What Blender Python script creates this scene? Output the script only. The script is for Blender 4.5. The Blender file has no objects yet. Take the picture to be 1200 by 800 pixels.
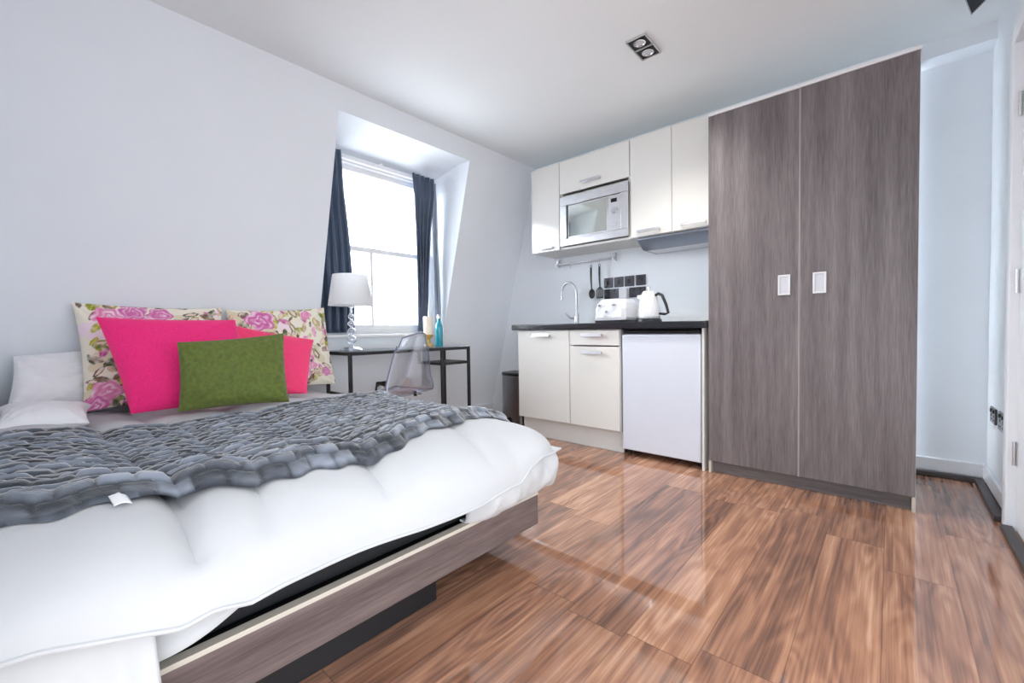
import bpy, bmesh, math, random
from mathutils import Vector, Matrix, noise
random.seed(7)
C = bpy.context.scene.collection
PI = math.pi

# ------------------------------------------------------------------ materials
def lin(c):
    return tuple(((x/12.92) if x <= .04045 else ((x+.055)/1.055)**2.4) for x in [k/255 for k in c]) + (1,)

def base_mat(name):
    m = bpy.data.materials.new(name); m.use_nodes = True
    nt = m.node_tree; b = nt.nodes['Principled BSDF']
    return m, nt, b

def N(nt, t, **kw):
    n = nt.nodes.new(t)
    for k, v in kw.items():
        if k in n.inputs: n.inputs[k].default_value = v
        else: setattr(n, k, v)
    return n

def mat(name, rgb, rough=.5, metal=0, var=.03, scale=12, bump=0, bscale=60, coat=0, stretch=(1,1,1), spec=.5, sheen=0):
    m, nt, b = base_mat(name)
    L = nt.links
    tc = N(nt, 'ShaderNodeTexCoord'); mp = N(nt, 'ShaderNodeMapping'); mp.inputs['Scale'].default_value = stretch
    L.new(tc.outputs['Object'], mp.inputs['Vector'])
    no = N(nt, 'ShaderNodeTexNoise', Scale=scale, Detail=4.0); L.new(mp.outputs[0], no.inputs['Vector'])
    rp = N(nt, 'ShaderNodeValToRGB')
    c = lin(rgb)
    rp.color_ramp.elements[0].position = .3; rp.color_ramp.elements[1].position = .7
    rp.color_ramp.elements[0].color = tuple(max(0, x*(1-var)) for x in c[:3]) + (1,)
    rp.color_ramp.elements[1].color = tuple(min(1, x*(1+var)) for x in c[:3]) + (1,)
    L.new(no.outputs['Fac'], rp.inputs['Fac']); L.new(rp.outputs[0], b.inputs['Base Color'])
    b.inputs['Roughness'].default_value = rough; b.inputs['Metallic'].default_value = metal
    b.inputs['Coat Weight'].default_value = coat; b.inputs['Specular IOR Level'].default_value = spec
    if sheen: b.inputs['Sheen Weight'].default_value = sheen
    if bump:
        n2 = N(nt, 'ShaderNodeTexNoise', Scale=bscale, Detail=3.0); L.new(mp.outputs[0], n2.inputs['Vector'])
        bp = N(nt, 'ShaderNodeBump', Strength=bump, Distance=.004); L.new(n2.outputs['Fac'], bp.inputs['Height'])
        L.new(bp.outputs[0], b.inputs['Normal'])
    return m

def veneer(name, axis, cols, rough=.45):
    m, nt, b = base_mat(name); L = nt.links
    tc = N(nt, 'ShaderNodeTexCoord')
    def lay(sc_along, sc_across, det):
        mp = N(nt, 'ShaderNodeMapping')
        s = [sc_across]*3; s[axis] = sc_along; mp.inputs['Scale'].default_value = s
        L.new(tc.outputs['Object'], mp.inputs['Vector'])
        no = N(nt, 'ShaderNodeTexNoise', Scale=1.0, Detail=det, Roughness=.6); L.new(mp.outputs[0], no.inputs['Vector'])
        return no
    a = lay(1.1, 22, 3.0); f = lay(9, 190, 4.0)
    mx = N(nt, 'ShaderNodeMath', operation='MULTIPLY_ADD'); mx.inputs[1].default_value = .55
    ad = N(nt, 'ShaderNodeMath', operation='MULTIPLY'); ad.inputs[1].default_value = .45
    L.new(f.outputs['Fac'], ad.inputs[0]); L.new(a.outputs['Fac'], mx.inputs[0]); L.new(ad.outputs[0], mx.inputs[2])
    rp = N(nt, 'ShaderNodeValToRGB'); e = rp.color_ramp.elements
    e[0].position = .33; e[0].color = lin(cols[0]); e[1].position = .68; e[1].color = lin(cols[2])
    k = e.new(.5); k.color = lin(cols[1])
    L.new(mx.outputs[0], rp.inputs['Fac']); L.new(rp.outputs[0], b.inputs['Base Color'])
    b.inputs['Roughness'].default_value = rough
    bp = N(nt, 'ShaderNodeBump', Strength=.12, Distance=.002); L.new(f.outputs['Fac'], bp.inputs['Height']); L.new(bp.outputs[0], b.inputs['Normal'])
    return m

def clear(name, tint, gloss=.12, rough=.02):
    m, nt, b = base_mat(name); L = nt.links; nt.nodes.remove(b)
    out = nt.nodes['Material Output']
    t = N(nt, 'ShaderNodeBsdfTransparent'); t.inputs[0].default_value = tint + (1,)
    g = N(nt, 'ShaderNodeBsdfGlossy', Roughness=rough); g.inputs[0].default_value = (.95, .96, 1, 1)
    lw = N(nt, 'ShaderNodeLayerWeight', Blend=.35)
    mu = N(nt, 'ShaderNodeMath', operation='MULTIPLY_ADD'); mu.inputs[1].default_value = .5; mu.inputs[2].default_value = gloss
    L.new(lw.outputs['Fresnel'], mu.inputs[0])
    mx = N(nt, 'ShaderNodeMixShader'); L.new(mu.outputs[0], mx.inputs[0]); L.new(t.outputs[0], mx.inputs[1]); L.new(g.outputs[0], mx.inputs[2])
    L.new(mx.outputs[0], out.inputs['Surface'])
    return m

def attr_mat(name, rough=.8, sheen=0, bump=.15, bscale=300):
    m, nt, b = base_mat(name); L = nt.links
    a = N(nt, 'ShaderNodeAttribute', attribute_name='Col'); L.new(a.outputs['Color'], b.inputs['Base Color'])
    b.inputs['Roughness'].default_value = rough; b.inputs['Sheen Weight'].default_value = sheen
    tc = N(nt, 'ShaderNodeTexCoord'); n2 = N(nt, 'ShaderNodeTexNoise', Scale=float(bscale), Detail=2.0); L.new(tc.outputs['Object'], n2.inputs['Vector'])
    bp = N(nt, 'ShaderNodeBump', Strength=bump, Distance=.002); L.new(n2.outputs['Fac'], bp.inputs['Height']); L.new(bp.outputs[0], b.inputs['Normal'])
    return m

def floor_mat():
    m, nt, b = base_mat('glossy_walnut_laminate'); L = nt.links
    def M(op, a=None, bb=None, c=None):
        n = N(nt, 'ShaderNodeMath', operation=op)
        for i, v in enumerate((a, bb, c)):
            if v is None: continue
            if isinstance(v, (int, float)): n.inputs[i].default_value = v
            else: L.new(v, n.inputs[i])
        return n.outputs[0]
    g = N(nt, 'ShaderNodeNewGeometry'); sp = N(nt, 'ShaderNodeSeparateXYZ'); L.new(g.outputs['Position'], sp.inputs[0])
    X, Y = sp.outputs[0], sp.outputs[1]
    W, LN = .187, 1.22
    rx = M('DIVIDE', M('ADD', X, 4.127), W); row = M('FLOOR', rx); fx = M('FRACT', rx)
    wn = N(nt, 'ShaderNodeTexWhiteNoise', noise_dimensions='1D'); L.new(row, wn.inputs['W'])
    ry = M('ADD', M('DIVIDE', Y, LN), M('MULTIPLY', wn.outputs['Value'], 3.7)); col = M('FLOOR', ry); fy = M('FRACT', ry)
    cv = N(nt, 'ShaderNodeCombineXYZ'); L.new(row, cv.inputs[0]); L.new(col, cv.inputs[1])
    pr = N(nt, 'ShaderNodeTexWhiteNoise', noise_dimensions='2D'); L.new(cv.outputs[0], pr.inputs['Vector'])
    # per plank offset of the grain
    off = M('MULTIPLY', pr.outputs['Value'], 40)
    def vec(sx, sy):
        c = N(nt, 'ShaderNodeCombineXYZ'); L.new(M('ADD', M('MULTIPLY', X, sx), off), c.inputs[0]); L.new(M('MULTIPLY', Y, sy), c.inputs[1]); L.new(off, c.inputs[2]); return c.outputs[0]
    warp = N(nt, 'ShaderNodeTexNoise', Scale=1.0, Detail=3.0, Distortion=.3); L.new(vec(6.5, .95), warp.inputs['Vector'])
    fine = N(nt, 'ShaderNodeTexNoise', Scale=1.0, Detail=6.0, Roughness=.65); L.new(vec(95, 1.7), fine.inputs['Vector'])
    big = N(nt, 'ShaderNodeTexNoise', Scale=1.0, Detail=3.0, Distortion=1.3); L.new(vec(9, .8), big.inputs['Vector'])
    # contour rings of the warped field = cathedral grain and knots
    kn = N(nt, 'ShaderNodeTexVoronoi', Scale=1.0, Randomness=1.0); L.new(vec(5.5, 1.15), kn.inputs['Vector'])
    kd = kn.outputs['Distance']; kb = M('EXPONENT', M('MULTIPLY', M('MULTIPLY', kd, kd), -22.0))
    ring = M('SINE', M('MULTIPLY', M('ADD', warp.outputs['Fac'], M('MULTIPLY', kb, .30)), 58))
    core = M('EXPONENT', M('MULTIPLY', M('MULTIPLY', kd, kd), -260.0))
    rg = M('MULTIPLY_ADD', ring, .042, M('MULTIPLY_ADD', big.outputs['Fac'], .42, .125))
    rg = M('ADD', rg, M('MULTIPLY_ADD', fine.outputs['Fac'], .52, -.11)); rg = M('SUBTRACT', rg, M('MULTIPLY', core, .30))
    rg = M('ADD', rg, M('MULTIPLY', M('SUBTRACT', pr.outputs['Value'], .5), .13))
    rp = N(nt, 'ShaderNodeValToRGB'); e = rp.color_ramp.elements
    e[0].position = .30; e[0].color = lin((100, 74, 62)); e[1].position = .70; e[1].color = lin((206, 164, 136))
    for p, c in ((.38, (124, 90, 74)), (.46, (148, 107, 86)), (.56, (172, 127, 100))):
        k = e.new(p); k.color = lin(c)
    L.new(rg, rp.inputs['Fac'])
    # seams
    sx = M('LESS_THAN', M('MINIMUM', fx, M('SUBTRACT', 1.0, fx)), .009)
    sy = M('LESS_THAN', M('MINIMUM', fy, M('SUBTRACT', 1.0, fy)), .0015)
    seam = M('MAXIMUM', sx, sy)
    mx = N(nt, 'ShaderNodeMix', data_type='RGBA'); L.new(M('MULTIPLY', seam, .45), mx.inputs[0]); L.new(rp.outputs[0], mx.inputs[6]); mx.inputs[7].default_value = lin((74, 50, 42))
    L.new(mx.outputs[2], b.inputs['Base Color'])
    b.inputs['Roughness'].default_value = .22; b.inputs['Coat Weight'].default_value = 1.0; b.inputs['Coat Roughness'].default_value = .04; b.inputs['Coat IOR'].default_value = 1.78; b.inputs['Specular IOR Level'].default_value = 0.0
    wv = N(nt, 'ShaderNodeTexNoise', Scale=3.0, Detail=1.0); L.new(g.outputs['Position'], wv.inputs['Vector'])
    hh = M('MULTIPLY_ADD', wv.outputs['Fac'], .5, M('MULTIPLY', seam, -.35))
    bp = N(nt, 'ShaderNodeBump', Strength=.04, Distance=.004); L.new(hh, bp.inputs['Height']); L.new(bp.outputs[0], b.inputs['Normal']); L.new(bp.outputs[0], b.inputs['Coat Normal'])
    return m

M_wall = mat('painted_plaster_pale_grey', (237, 242, 247), .75, var=.012, scale=3, bump=.05, bscale=90)
M_ceil = mat('painted_plaster_ceiling', (242, 247, 248), .85, var=.01, scale=2, bump=.03, bscale=90)
M_white = mat('white_gloss_paint', (238, 238, 238), .3, var=.01)
M_trim = mat('white_satin_wood', (232, 234, 238), .4, var=.015)
M_floor = floor_mat()
M_dark = mat('dark_cover_strip', (52, 44, 44), .4, var=.1)
M_cab = mat('white_high_gloss_door', (226, 225, 220), .14, var=.008, coat=.4)
M_carc = mat('white_melamine', (222, 221, 217), .4, var=.01)
M_edge = mat('cream_edging', (200, 192, 180), .45, var=.02)
M_edge2 = mat('pale_grey_edging', (172, 165, 162), .45, var=.02)
M_fr = mat('white_enamel', (214, 219, 230), .22, var=.008)
M_steel = mat('brushed_steel', (208, 208, 210), .36, metal=.85, var=.08, scale=20, stretch=(1, 1, 14))
M_chrome = mat('chrome', (225, 226, 228), .08, metal=1, var=.01)
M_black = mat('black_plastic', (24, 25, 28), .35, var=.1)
M_top = mat('black_laminate_worktop', (34, 36, 42), .22, var=.15, scale=120)
M_blackmetal = mat('black_painted_metal', (26, 26, 28), .45, var=.1)
M_nickel = mat('black_nickel', (92, 92, 96), .22, metal=1, var=.05)
M_ward = veneer('grey_brown_veneer_upright', 2, ((86, 79, 80), (113, 105, 106), (136, 130, 130)), .42)
M_wardh = veneer('grey_brown_veneer_level', 0, ((84, 77, 77), (108, 101, 101), (128, 121, 121)), .42)
M_rail = veneer('grey_brown_veneer_rail', 1, ((78, 66, 64), (101, 88, 86), (124, 110, 107)), .38)
M_duvet = mat('white_cotton', (190, 192, 195), .85, var=.008, bump=.12, bscale=25)
M_pillow = mat('white_pillowcase_cotton', (236, 237, 240), .85, var=.008, bump=.12, bscale=25)
M_sheet = mat('white_sheet_cotton', (202, 204, 206), .85, var=.01, bump=.2, bscale=30)
M_pink = mat('hot_pink_linen', (246, 32, 124), .8, var=.10, scale=160, bump=.3, bscale=400, sheen=.2)
M_coral = mat('coral_pink_linen', (250, 62, 118), .8, var=.08, scale=160, bump=.3, bscale=400, sheen=.2)
M_green = mat('olive_green_velvet', (94, 108, 40), .75, var=.22, scale=60, bump=.4, bscale=260, sheen=.15)
M_floral = attr_mat('floral_print_cotton', .85)
M_throw = attr_mat('charcoal_tufted_fur', .9, sheen=.6, bump=.5, bscale=220)
M_navy = mat('navy_satin', (60, 76, 100), .45, var=.15, scale=6, sheen=.3)
M_sheer = mat('pale_grey_lining', (148, 158, 172), .7, var=.08)
M_mat = mat('black_mattress_fabric', (20, 21, 25), .8, var=.15, scale=80)
M_glass = clear('window_glass', (.98, .99, 1), .02)
M_tglass = clear('clear_glass', (.86, .9, .9), .08)
M_acr = clear('smoky_clear_plastic', (.93, .935, .955), .03, .03)
M_crys = clear('crystal_glass', (.88, .9, .93), .25, .03)
M_mw = mat('microwave_mirror_glass', (205, 208, 200), .06, metal=.85, var=.02)
M_disp = mat('black_display', (8, 9, 12), .1)
M_shade = mat('white_lampshade_fabric', (240, 240, 240), .8, var=.01, bump=.1, bscale=300)
def shade_mat():
    m, nt, b = base_mat('white_translucent_shade'); L = nt.links; out = nt.nodes['Material Output']
    t = N(nt, 'ShaderNodeBsdfTranslucent'); t.inputs[0].default_value = (.95, .95, .95, 1); b.inputs['Base Color'].default_value = (.9, .9, .9, 1); b.inputs['Roughness'].default_value = .8
    mx = N(nt, 'ShaderNodeMixShader'); mx.inputs[0].default_value = .55; L.new(b.outputs[0], mx.inputs[1]); L.new(t.outputs[0], mx.inputs[2]); L.new(mx.outputs[0], out.inputs['Surface'])
    return m
M_shade = shade_mat()
M_cream = mat('cream_wax', (244, 234, 214), .5, var=.02)
M_amber = mat('amber_glass', (190, 160, 90), .15, var=.05)
M_teal = mat('teal_glint', (40, 150, 170), .15, var=.12, coat=.5)
M_hood = mat('grey_blue_metal', (150, 158, 172), .35, metal=.5, var=.03)
M_white2 = mat('white_gloss_plastic', (224, 225, 228), .18, var=.01, coat=.3)
M_lens = mat('frosted_lamp_glass', (205, 207, 214), .3, var=.02)

# ------------------------------------------------------------------ mesh helpers
def smooth(o, ang=40):
    for p in o.data.polygons: p.use_smooth = True
    o.data.update()
    try: o.data.set_sharp_from_angle(angle=math.radians(ang))
    except Exception: pass

def obj(name, bm, m, parent=None, bevel=0, seg=2, sm=True):
    bmesh.ops.recalc_face_normals(bm, faces=bm.faces)
    me = bpy.data.meshes.new(name); bm.to_mesh(me); bm.free()
    o = bpy.data.objects.new(name, me); C.objects.link(o)
    for k in (m if isinstance(m, (list, tuple)) else [m]): me.materials.append(k)
    if parent:
        o.parent = parent
        o.matrix_parent_inverse = Matrix.Translation(-world_loc(parent))
    if sm: smooth(o)
    if bevel:
        md = o.modifiers.new('bevel', 'BEVEL'); md.width = bevel; md.segments = seg; md.limit_method = 'ANGLE'; md.harden_normals = False
    return o

def world_loc(o):
    v = Vector(o.location)
    return v if o.parent is None else (v if o.type == 'EMPTY' else world_loc(o.parent))
# meshes are built in world coordinates; parents are Empties (or meshes at the origin) whose offset is undone

def _w(o):
    return Vector(o.location) if o.type == 'EMPTY' else (Vector((0, 0, 0)))
def world_loc(o): return _w(o)

def thing(name, label, cat, loc=(0, 0, 0), group=None):
    o = bpy.data.objects.new(name, None); C.objects.link(o); o.location = loc
    o['label'] = label; o['category'] = cat
    if group: o['group'] = group
    o.empty_display_size = .05
    return o

def tag(o, label, cat, group=None):
    o['label'] = label; o['category'] = cat
    if group: o['group'] = group
    return o

def struct(name, bm, m, label, parent=None, bevel=0, sm=False, cat=None):
    o = obj(name, bm, m, parent, bevel, sm=sm)
    if parent is None:
        o['kind'] = 'structure'; o['label'] = label; o['category'] = cat or name.split('_')[0]
    return o

def box(bm, x0, x1, y0, y1, z0, z1):
    v = [bm.verts.new(p) for p in ((x0,y0,z0),(x1,y0,z0),(x1,y1,z0),(x0,y1,z0),(x0,y0,z1),(x1,y0,z1),(x1,y1,z1),(x0,y1,z1))]
    for f in ((0,3,2,1),(4,5,6,7),(0,1,5,4),(1,2,6,5),(2,3,7,6),(3,0,4,7)): bm.faces.new([v[i] for i in f])
    return v

def B(*a):
    bm = bmesh.new()
    for k in a: box(bm, *k)
    return bm

def hexa(bm, pts):
    v = [bm.verts.new(p) for p in pts]
    for f in ((0,3,2,1),(4,5,6,7),(0,1,5,4),(1,2,6,5),(2,3,7,6),(3,0,4,7)): bm.faces.new([v[i] for i in f])

def frame_of(d):
    d = d.normalized(); a = Vector((0, 0, 1)) if abs(d.z) < .9 else Vector((1, 0, 0))
    s = d.cross(a).normalized(); return s, d.cross(s).normalized()

def tube(bm, pts, r, n=12, cap=True):
    pts = [Vector(p) for p in pts]; rs = r if isinstance(r, (list, tuple)) else [r]*len(pts)
    rings = []; s = None
    for i, p in enumerate(pts):
        d = (pts[min(i+1, len(pts)-1)] - pts[max(i-1, 0)]).normalized()
        if s is None: s, t = frame_of(d)
        else:
            s = (s - d*s.dot(d)).normalized(); t = d.cross(s)
        rings.append([bm.verts.new(p + (s*math.cos(2*PI*k/n) + t*math.sin(2*PI*k/n))*rs[i]) for k in range(n)])
    for a, b in zip(rings, rings[1:]):
        for k in range(n): bm.faces.new((a[k], a[(k+1)%n], b[(k+1)%n], b[k]))
    if cap: bm.faces.new(rings[0][::-1]); bm.faces.new(rings[-1])

def lathe(bm, prof, c=(0,0,0), n=32, facet=0):
    cx, cy, cz = c; rings = []
    for r, z in prof:
        rings.append([bm.verts.new((cx+r*math.cos(2*PI*k/n), cy+r*math.sin(2*PI*k/n), cz+z)) for k in range(n)])
    for a, b in zip(rings, rings[1:]):
        for k in range(n): bm.faces.new((a[k], a[(k+1)%n], b[(k+1)%n], b[k]))
    if prof[0][0] > 1e-5: bm.faces.new(rings[0][::-1])
    if prof[-1][0] > 1e-5: bm.faces.new(rings[-1])
    bmesh.ops.remove_doubles(bm, verts=bm.verts, dist=1e-6)

def prism(bm, poly, axis, a, b):
    """poly in the two other axes, extruded along axis from a to b"""
    def P(q, h):
        if axis == 0: return (h, q[0], q[1])
        if axis == 1: return (q[0], h, q[1])
        return (q[0], q[1], h)
    v0 = [bm.verts.new(P(q, a)) for q in poly]; v1 = [bm.verts.new(P(q, b)) for q in poly]
    n = len(poly); bm.faces.new(v0[::-1]); bm.faces.new(v1)
    for i in range(n): bm.faces.new((v0[i], v0[(i+1)%n], v1[(i+1)%n], v1[i]))

def rrect(x0, x1, z0, z1, r, n=5):
    out = []
    for cx, cz, a0 in ((x1-r, z0+r, -PI/2), (x1-r, z1-r, 0), (x0+r, z1-r, PI/2), (x0+r, z0+r, PI)):
        for i in range(n+1):
            a = a0 + PI/2*i/n; out.append((cx+r*math.cos(a), cz+r*math.sin(a)))
    return out

def grid(bm, f, nu, nv, mats=None):
    g = [[bm.verts.new(f(i/nu, j/nv)) for j in range(nv+1)] for i in range(nu+1)]
    for i in range(nu):
        for j in range(nv): bm.faces.new((g[i][j], g[i+1][j], g[i+1][j+1], g[i][j+1]))
    return g

def sstep(a, b, x):
    t = max(0, min(1, (x-a)/(b-a))); return t*t*(3-2*t)
def lerp(a, b, t): return a+(b-a)*t
def pw(pts, x):
    if x <= pts[0][0]: return pts[0][1]
    for (a, p), (b, q) in zip(pts, pts[1:]):
        if x <= b: return lerp(p, q, (x-a)/(b-a))
    return pts[-1][1]
def nz(x, y, z=0, s=1): return noise.noise(Vector((x*s, y*s, z*s)))

# ------------------------------------------------------------------ room
ZC = 2.46
def wx(z): return -2.63 - .265*(ZC - z)
YB, YA, XR, YL = 3.36, 3.52, .405, -.10
OY0, OY1, OZ0, OZ1 = 1.375, 2.515, .87, 2.315     # window opening in the leaning wall
XG = -3.16                                        # plane of the window

struct('floor', B((-3.6, 1.9, -2.1, 3.6, -.06, 0)), M_floor, 'glossy reddish brown wood plank laminate floor of the whole room')
struct('ceiling', B((-3.2, 1.9, -2.1, 3.66, ZC, ZC+.08)), M_ceil, 'flat white painted ceiling with square downlights set in')
# leaning wall with the dormer
bm = bmesh.new()
def slab(y0, y1, z0, z1, T=.16):
    hexa(bm, [(wx(z0)-T,y0,z0),(wx(z0),y0,z0),(wx(z0),y1,z0),(wx(z0)-T,y1,z0),(wx(z1)-T,y0,z1),(wx(z1),y0,z1),(wx(z1),y1,z1),(wx(z1)-T,y1,z1)])
slab(YL-.1, OY0, 0, ZC); slab(OY1, YA, 0, ZC); slab(OY0, OY1, 0, OZ0); slab(OY0, OY1, OZ1, ZC)
# dormer cheeks, head and bed of the sill
for a, b in ((OY0-.08, OY0), (OY1, OY1+.08)):
    zb, zt = OZ0-.05, 2.42
    hexa(bm, [(XG-.1,a,zb),(wx(zb)-.16,a,zb),(wx(zb)-.16,b,zb),(XG-.1,b,zb),(XG-.1,a,2.33),(wx(zt)-.16,a,zt),(wx(zt)-.16,b,zt),(XG-.1,b,2.33)])
xh = wx(OZ1)-.16; zh = 2.235+(OZ1-2.235)*(xh-XG+.1)/(wx(OZ1)-XG+.1)
hexa(bm, [(XG-.1,OY0,2.235),(xh,OY0,OZ1),(xh,OY1,OZ1),(XG-.1,OY1,2.235),(XG-.1,OY0,2.33),(xh,OY0,2.44),(xh,OY1,2.44),(XG-.1,OY1,2.33)])
box(bm, XG-.1, wx(OZ0)-.16, OY0, OY1, OZ0-.06, OZ0-.001)
struct('wall_window', bm, M_wall, 'pale grey wall leaning inward with the window recess in it')
struct('wall_left', B((-3.45, -.75, YL-.1, YL, 0, ZC)), M_wall, 'pale grey wall strip at the head corner of the bed, left edge')
struct('wall_kitchen', B((wx(0)-.1, .08, YB, YB+.14, 0, ZC)), M_wall, 'white wall behind the kitchen worktop and cabinets')
struct('wall_alcove', B((.08, XR+.1, YA, YA+.1, 0, ZC)), M_wall, 'pale blue grey wall at the back of the alcove beside the wardrobe')
DY0, DY1, DZ = 1.93, 2.765, 2.05
struct('wall_right', B((XR, XR+.12, DY1+.03, YA+.1, 0, ZC), (XR, XR+.12, DY0-.03, DY1+.03, DZ+.03, ZC), (XR, XR+.12, 1.45, DY0-.03, 0, ZC)), M_wall, 'blue grey wall on the right side between the alcove and the door')
# far end of the room is left open to the sky light; nothing of it is in the photograph
struct('trim_1', B((.096, XR, 3.385, YA, 2.37, ZC)), M_wall, 'boxed beam under the ceiling in the alcove beside the wardrobe', cat='beam')
bm = B((XR-.03, XR+.03, DY1+.005, DY1+.085, 0, DZ+.08), (XR-.03, XR+.03, DY0-.085, DY0-.005, 0, DZ+.08), (XR-.03, XR+.03, DY0-.005, DY1+.005, DZ+.005, DZ+.08))
struct('trim_2', bm, M_trim, 'white architrave around the door on the right', bevel=.004, cat='trim')

def skirting(name, label, x0, x1, y0, y1):
    o = struct(name, B((x0, x1, y0, y1, .028, .105)), M_trim, label, bevel=.006, cat='skirting board')
skirting('baseboard_alcove', 'white skirting board at the back of the alcove', .09, XR, YA-.016, YA)
skirting('baseboard_right', 'white skirting board along the right wall below the sockets', XR-.016, XR, DY1+.086, YA-.016)
bm = bmesh.new()
hexa(bm, [(wx(.0)-.01,1.4,.0),(wx(0)+.018,1.4,.0),(wx(0)+.018,YB,.0),(wx(0)-.01,YB,.0),(wx(.1)-.01,1.4,.1),(wx(.1)+.016,1.4,.1),(wx(.1)+.016,YB,.1),(wx(.1)-.01,YB,.1)])
struct('baseboard_window', bm, M_trim, 'white skirting board under the leaning window wall', cat='skirting board')
struct('trim_3', B((.10, XR-.02, YA-.05, YA-.017, 0, .026), (XR-.05, XR-.017, DY1+.09, YA-.05, 0, .026)), M_dark, 'dark brown cover strip along the skirting of the alcove', bevel=.004, cat='floor strip')
struct('trim_4', B((XR-.045, XR-.008, 1.9, DY1+.004, 0, .022)), M_dark, 'dark threshold strip at the foot of the white door', bevel=.003, cat='floor strip')
struct('trim_5', B((wx(0)+.02, wx(0)+.05, 1.5, YB-.01, 0, .024)), M_dark, 'dark cover strip along the window wall by the bin', cat='floor strip')

# door on the right
d = struct('door_1', B((XR+.0, XR+.04, DY0, DY1, .01, DZ)), M_trim, 'white door at the right edge with three steel hinges', bevel=.003, cat='door')
for z in (.335, 1.065, 1.80):
    bm = B((XR-.003, XR, DY1-.034, DY1-.002, z-.05, z+.05)); tube(bm, [(XR-.008, DY1, z-.05), (XR-.008, DY1, z+.05)], .006)
    for dz in (-.035, 0, .035): tube(bm, [(XR-.004, DY1-.02, z+dz), (XR-.005, DY1-.02, z+dz)], .004, 8)
    obj('hinge', bm, M_steel, d)

# window
w = struct('window_1', B(), M_white, 'bright white sash window in the recess of the leaning wall') if False else None
bm = bmesh.new()
fy0, fy1, fz0, fz1 = OY0, OY1, OZ0, 2.235
box(bm, XG-.06, XG+.03, fy0, fy0+.05, fz0, fz1); box(bm, XG-.06, XG+.03, fy1-.05, fy1, fz0, fz1)
box(bm, XG-.06, XG+.03, fy0+.05, fy1-.05, fz1-.05, fz1); box(bm, XG-.06, XG+.03, fy0+.05, fy1-.05, fz0, fz0+.03)
w = struct('window_1', bm, M_white, 'bright white sash window in the recess of the leaning wall', bevel=.004)
def sash(x, z0, z1, bar):
    a, b = fy0+.05, fy1-.05
    bm = B((x-.018, x+.018, a, a+.045, z0, z1), (x-.018, x+.018, b-.045, b, z0, z1), (x-.018, x+.018, a+.045, b-.045, z0, z0+.045), (x-.018, x+.018, a+.045, b-.045, z1-.04, z1))
    if bar: box(bm, x-.012, x+.012, 1.85, 1.875, z0+.045, z1-.04)
    s = obj('sash', bm, M_white, w, .003)
    obj('pane', B((x-.002, x+.002, a+.04, b-.04, z0+.04, z1-.035)), M_glass, s, sm=False)
sash(XG-.03, 1.52, fz1-.05, False); sash(XG+.008, fz0+.03, 1.56, True)
obj('sill', B((XG+.03, wx(OZ0)+.035, OY0+.002, OY1-.002, OZ0-.022, OZ0)), M_white, w, .005)
r = thing('curtain_rail', 'white curtain track under the head of the window recess', 'curtain rail', (-3.09, 1.95, 2.24))
obj('track', B((-3.14, -3.097, OY0+.01, OY1-.01, 2.20, 2.232)), M_white, r, .004)
for y in (1.42, 1.95, 2.47): obj('bracket', B((-3.13, -3.105, y-.012, y+.012, 2.228, 2.252)), M_white, r)

def curtain(name, label, panels):
    t = thing(name, label, 'curtain', (-3.07, panels[0][1][0][1], .9))
    for pname, yl, yr, z0, z1, folds, amp, m in panels:
        bm = bmesh.new()
        def f(a, b):
            z = lerp(z1, z0, b); y0 = pw(yl, z1-(z)); y1 = pw(yr, z1-z)
            y = lerp(y0, y1, a); ph = a*folds*2*PI
            am = amp*(.45+.55*b)
            x = -3.065 + am*math.sin(ph + .5*math.sin(b*3)) + .01*nz(a*4, b*3, folds)
            return (x, y + .006*math.sin(ph*2+b*5), z)
        grid(bm, f, 60, 40)
        o = obj(pname, bm, m, t, sm=True)
        sd = o.modifiers.new('thick', 'SOLIDIFY'); sd.thickness = .004
        sd.offset = 0
    # gathered heading
    return t
c = curtain('curtain', 'dark navy curtain hanging at the bed side of the window', [
    ('curtain_panel', [(0, OY0+.012), (1.4, OY0+.012)], [(0, 1.585), (.3, 1.60), (.7, 1.64), (1.1, 1.665), (1.35, 1.655)], .885, 2.235, 4.5, .026, M_navy)])
c = curtain('curtain', 'dark slate curtain gathered at the kitchen side of the window', [
    ('curtain_panel', [(0, 2.215), (.5, 2.235), (1.35, 2.25)], [(0, 2.45), (.15, 2.45), (.45, 2.40), (.9, 2.365), (1.35, 2.33)], .885, 2.235, 4.5, .024, M_navy),
    ('curtain_lining', [(0, 2.44), (.35, 2.42), (.9, 2.425), (1.3, 2.45)], [(0, 2.462), (.5, 2.475), (1.3, 2.50)], .93, 2.20, 1.5, .012, M_sheer)])

# ------------------------------------------------------------------ bed
bed = thing('platform_bed', 'low double platform bed with grey brown veneer foot rail on black plinth', 'bed', (-2.0, .65, 0))
XF = -1.06; YE = 1.345
rail = obj('foot_rail', B((XF-.025, XF, -.08, YE, .108, .226)), M_rail, bed, .002)
e = obj('edging', B((XF-.027, XF+.001, -.08, YE+.001, .226, .238)), M_edge, rail, .001); e['label'] = 'cream top edging of the foot rail'
obj('side_rail', B((-2.92, XF-.026, YE-.025, YE, .108, .226)), M_rail, bed, .002)
obj('platform_board', B((-2.95, XF-.026, -.085, YE-.026, .19, .222)), M_black, bed, .002)
obj('plinth', B((-2.7, XF-.06, -.06, .875, 0, .19)), M_black, bed, .003)

mt = obj('mattress', B((-2.98, XF-.045, -.085, YE-.015, .224, .44)), M_mat, None, .035, 4)
tag(mt, 'black sided mattress showing between the white bedding and foot rail', 'mattress')

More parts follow.
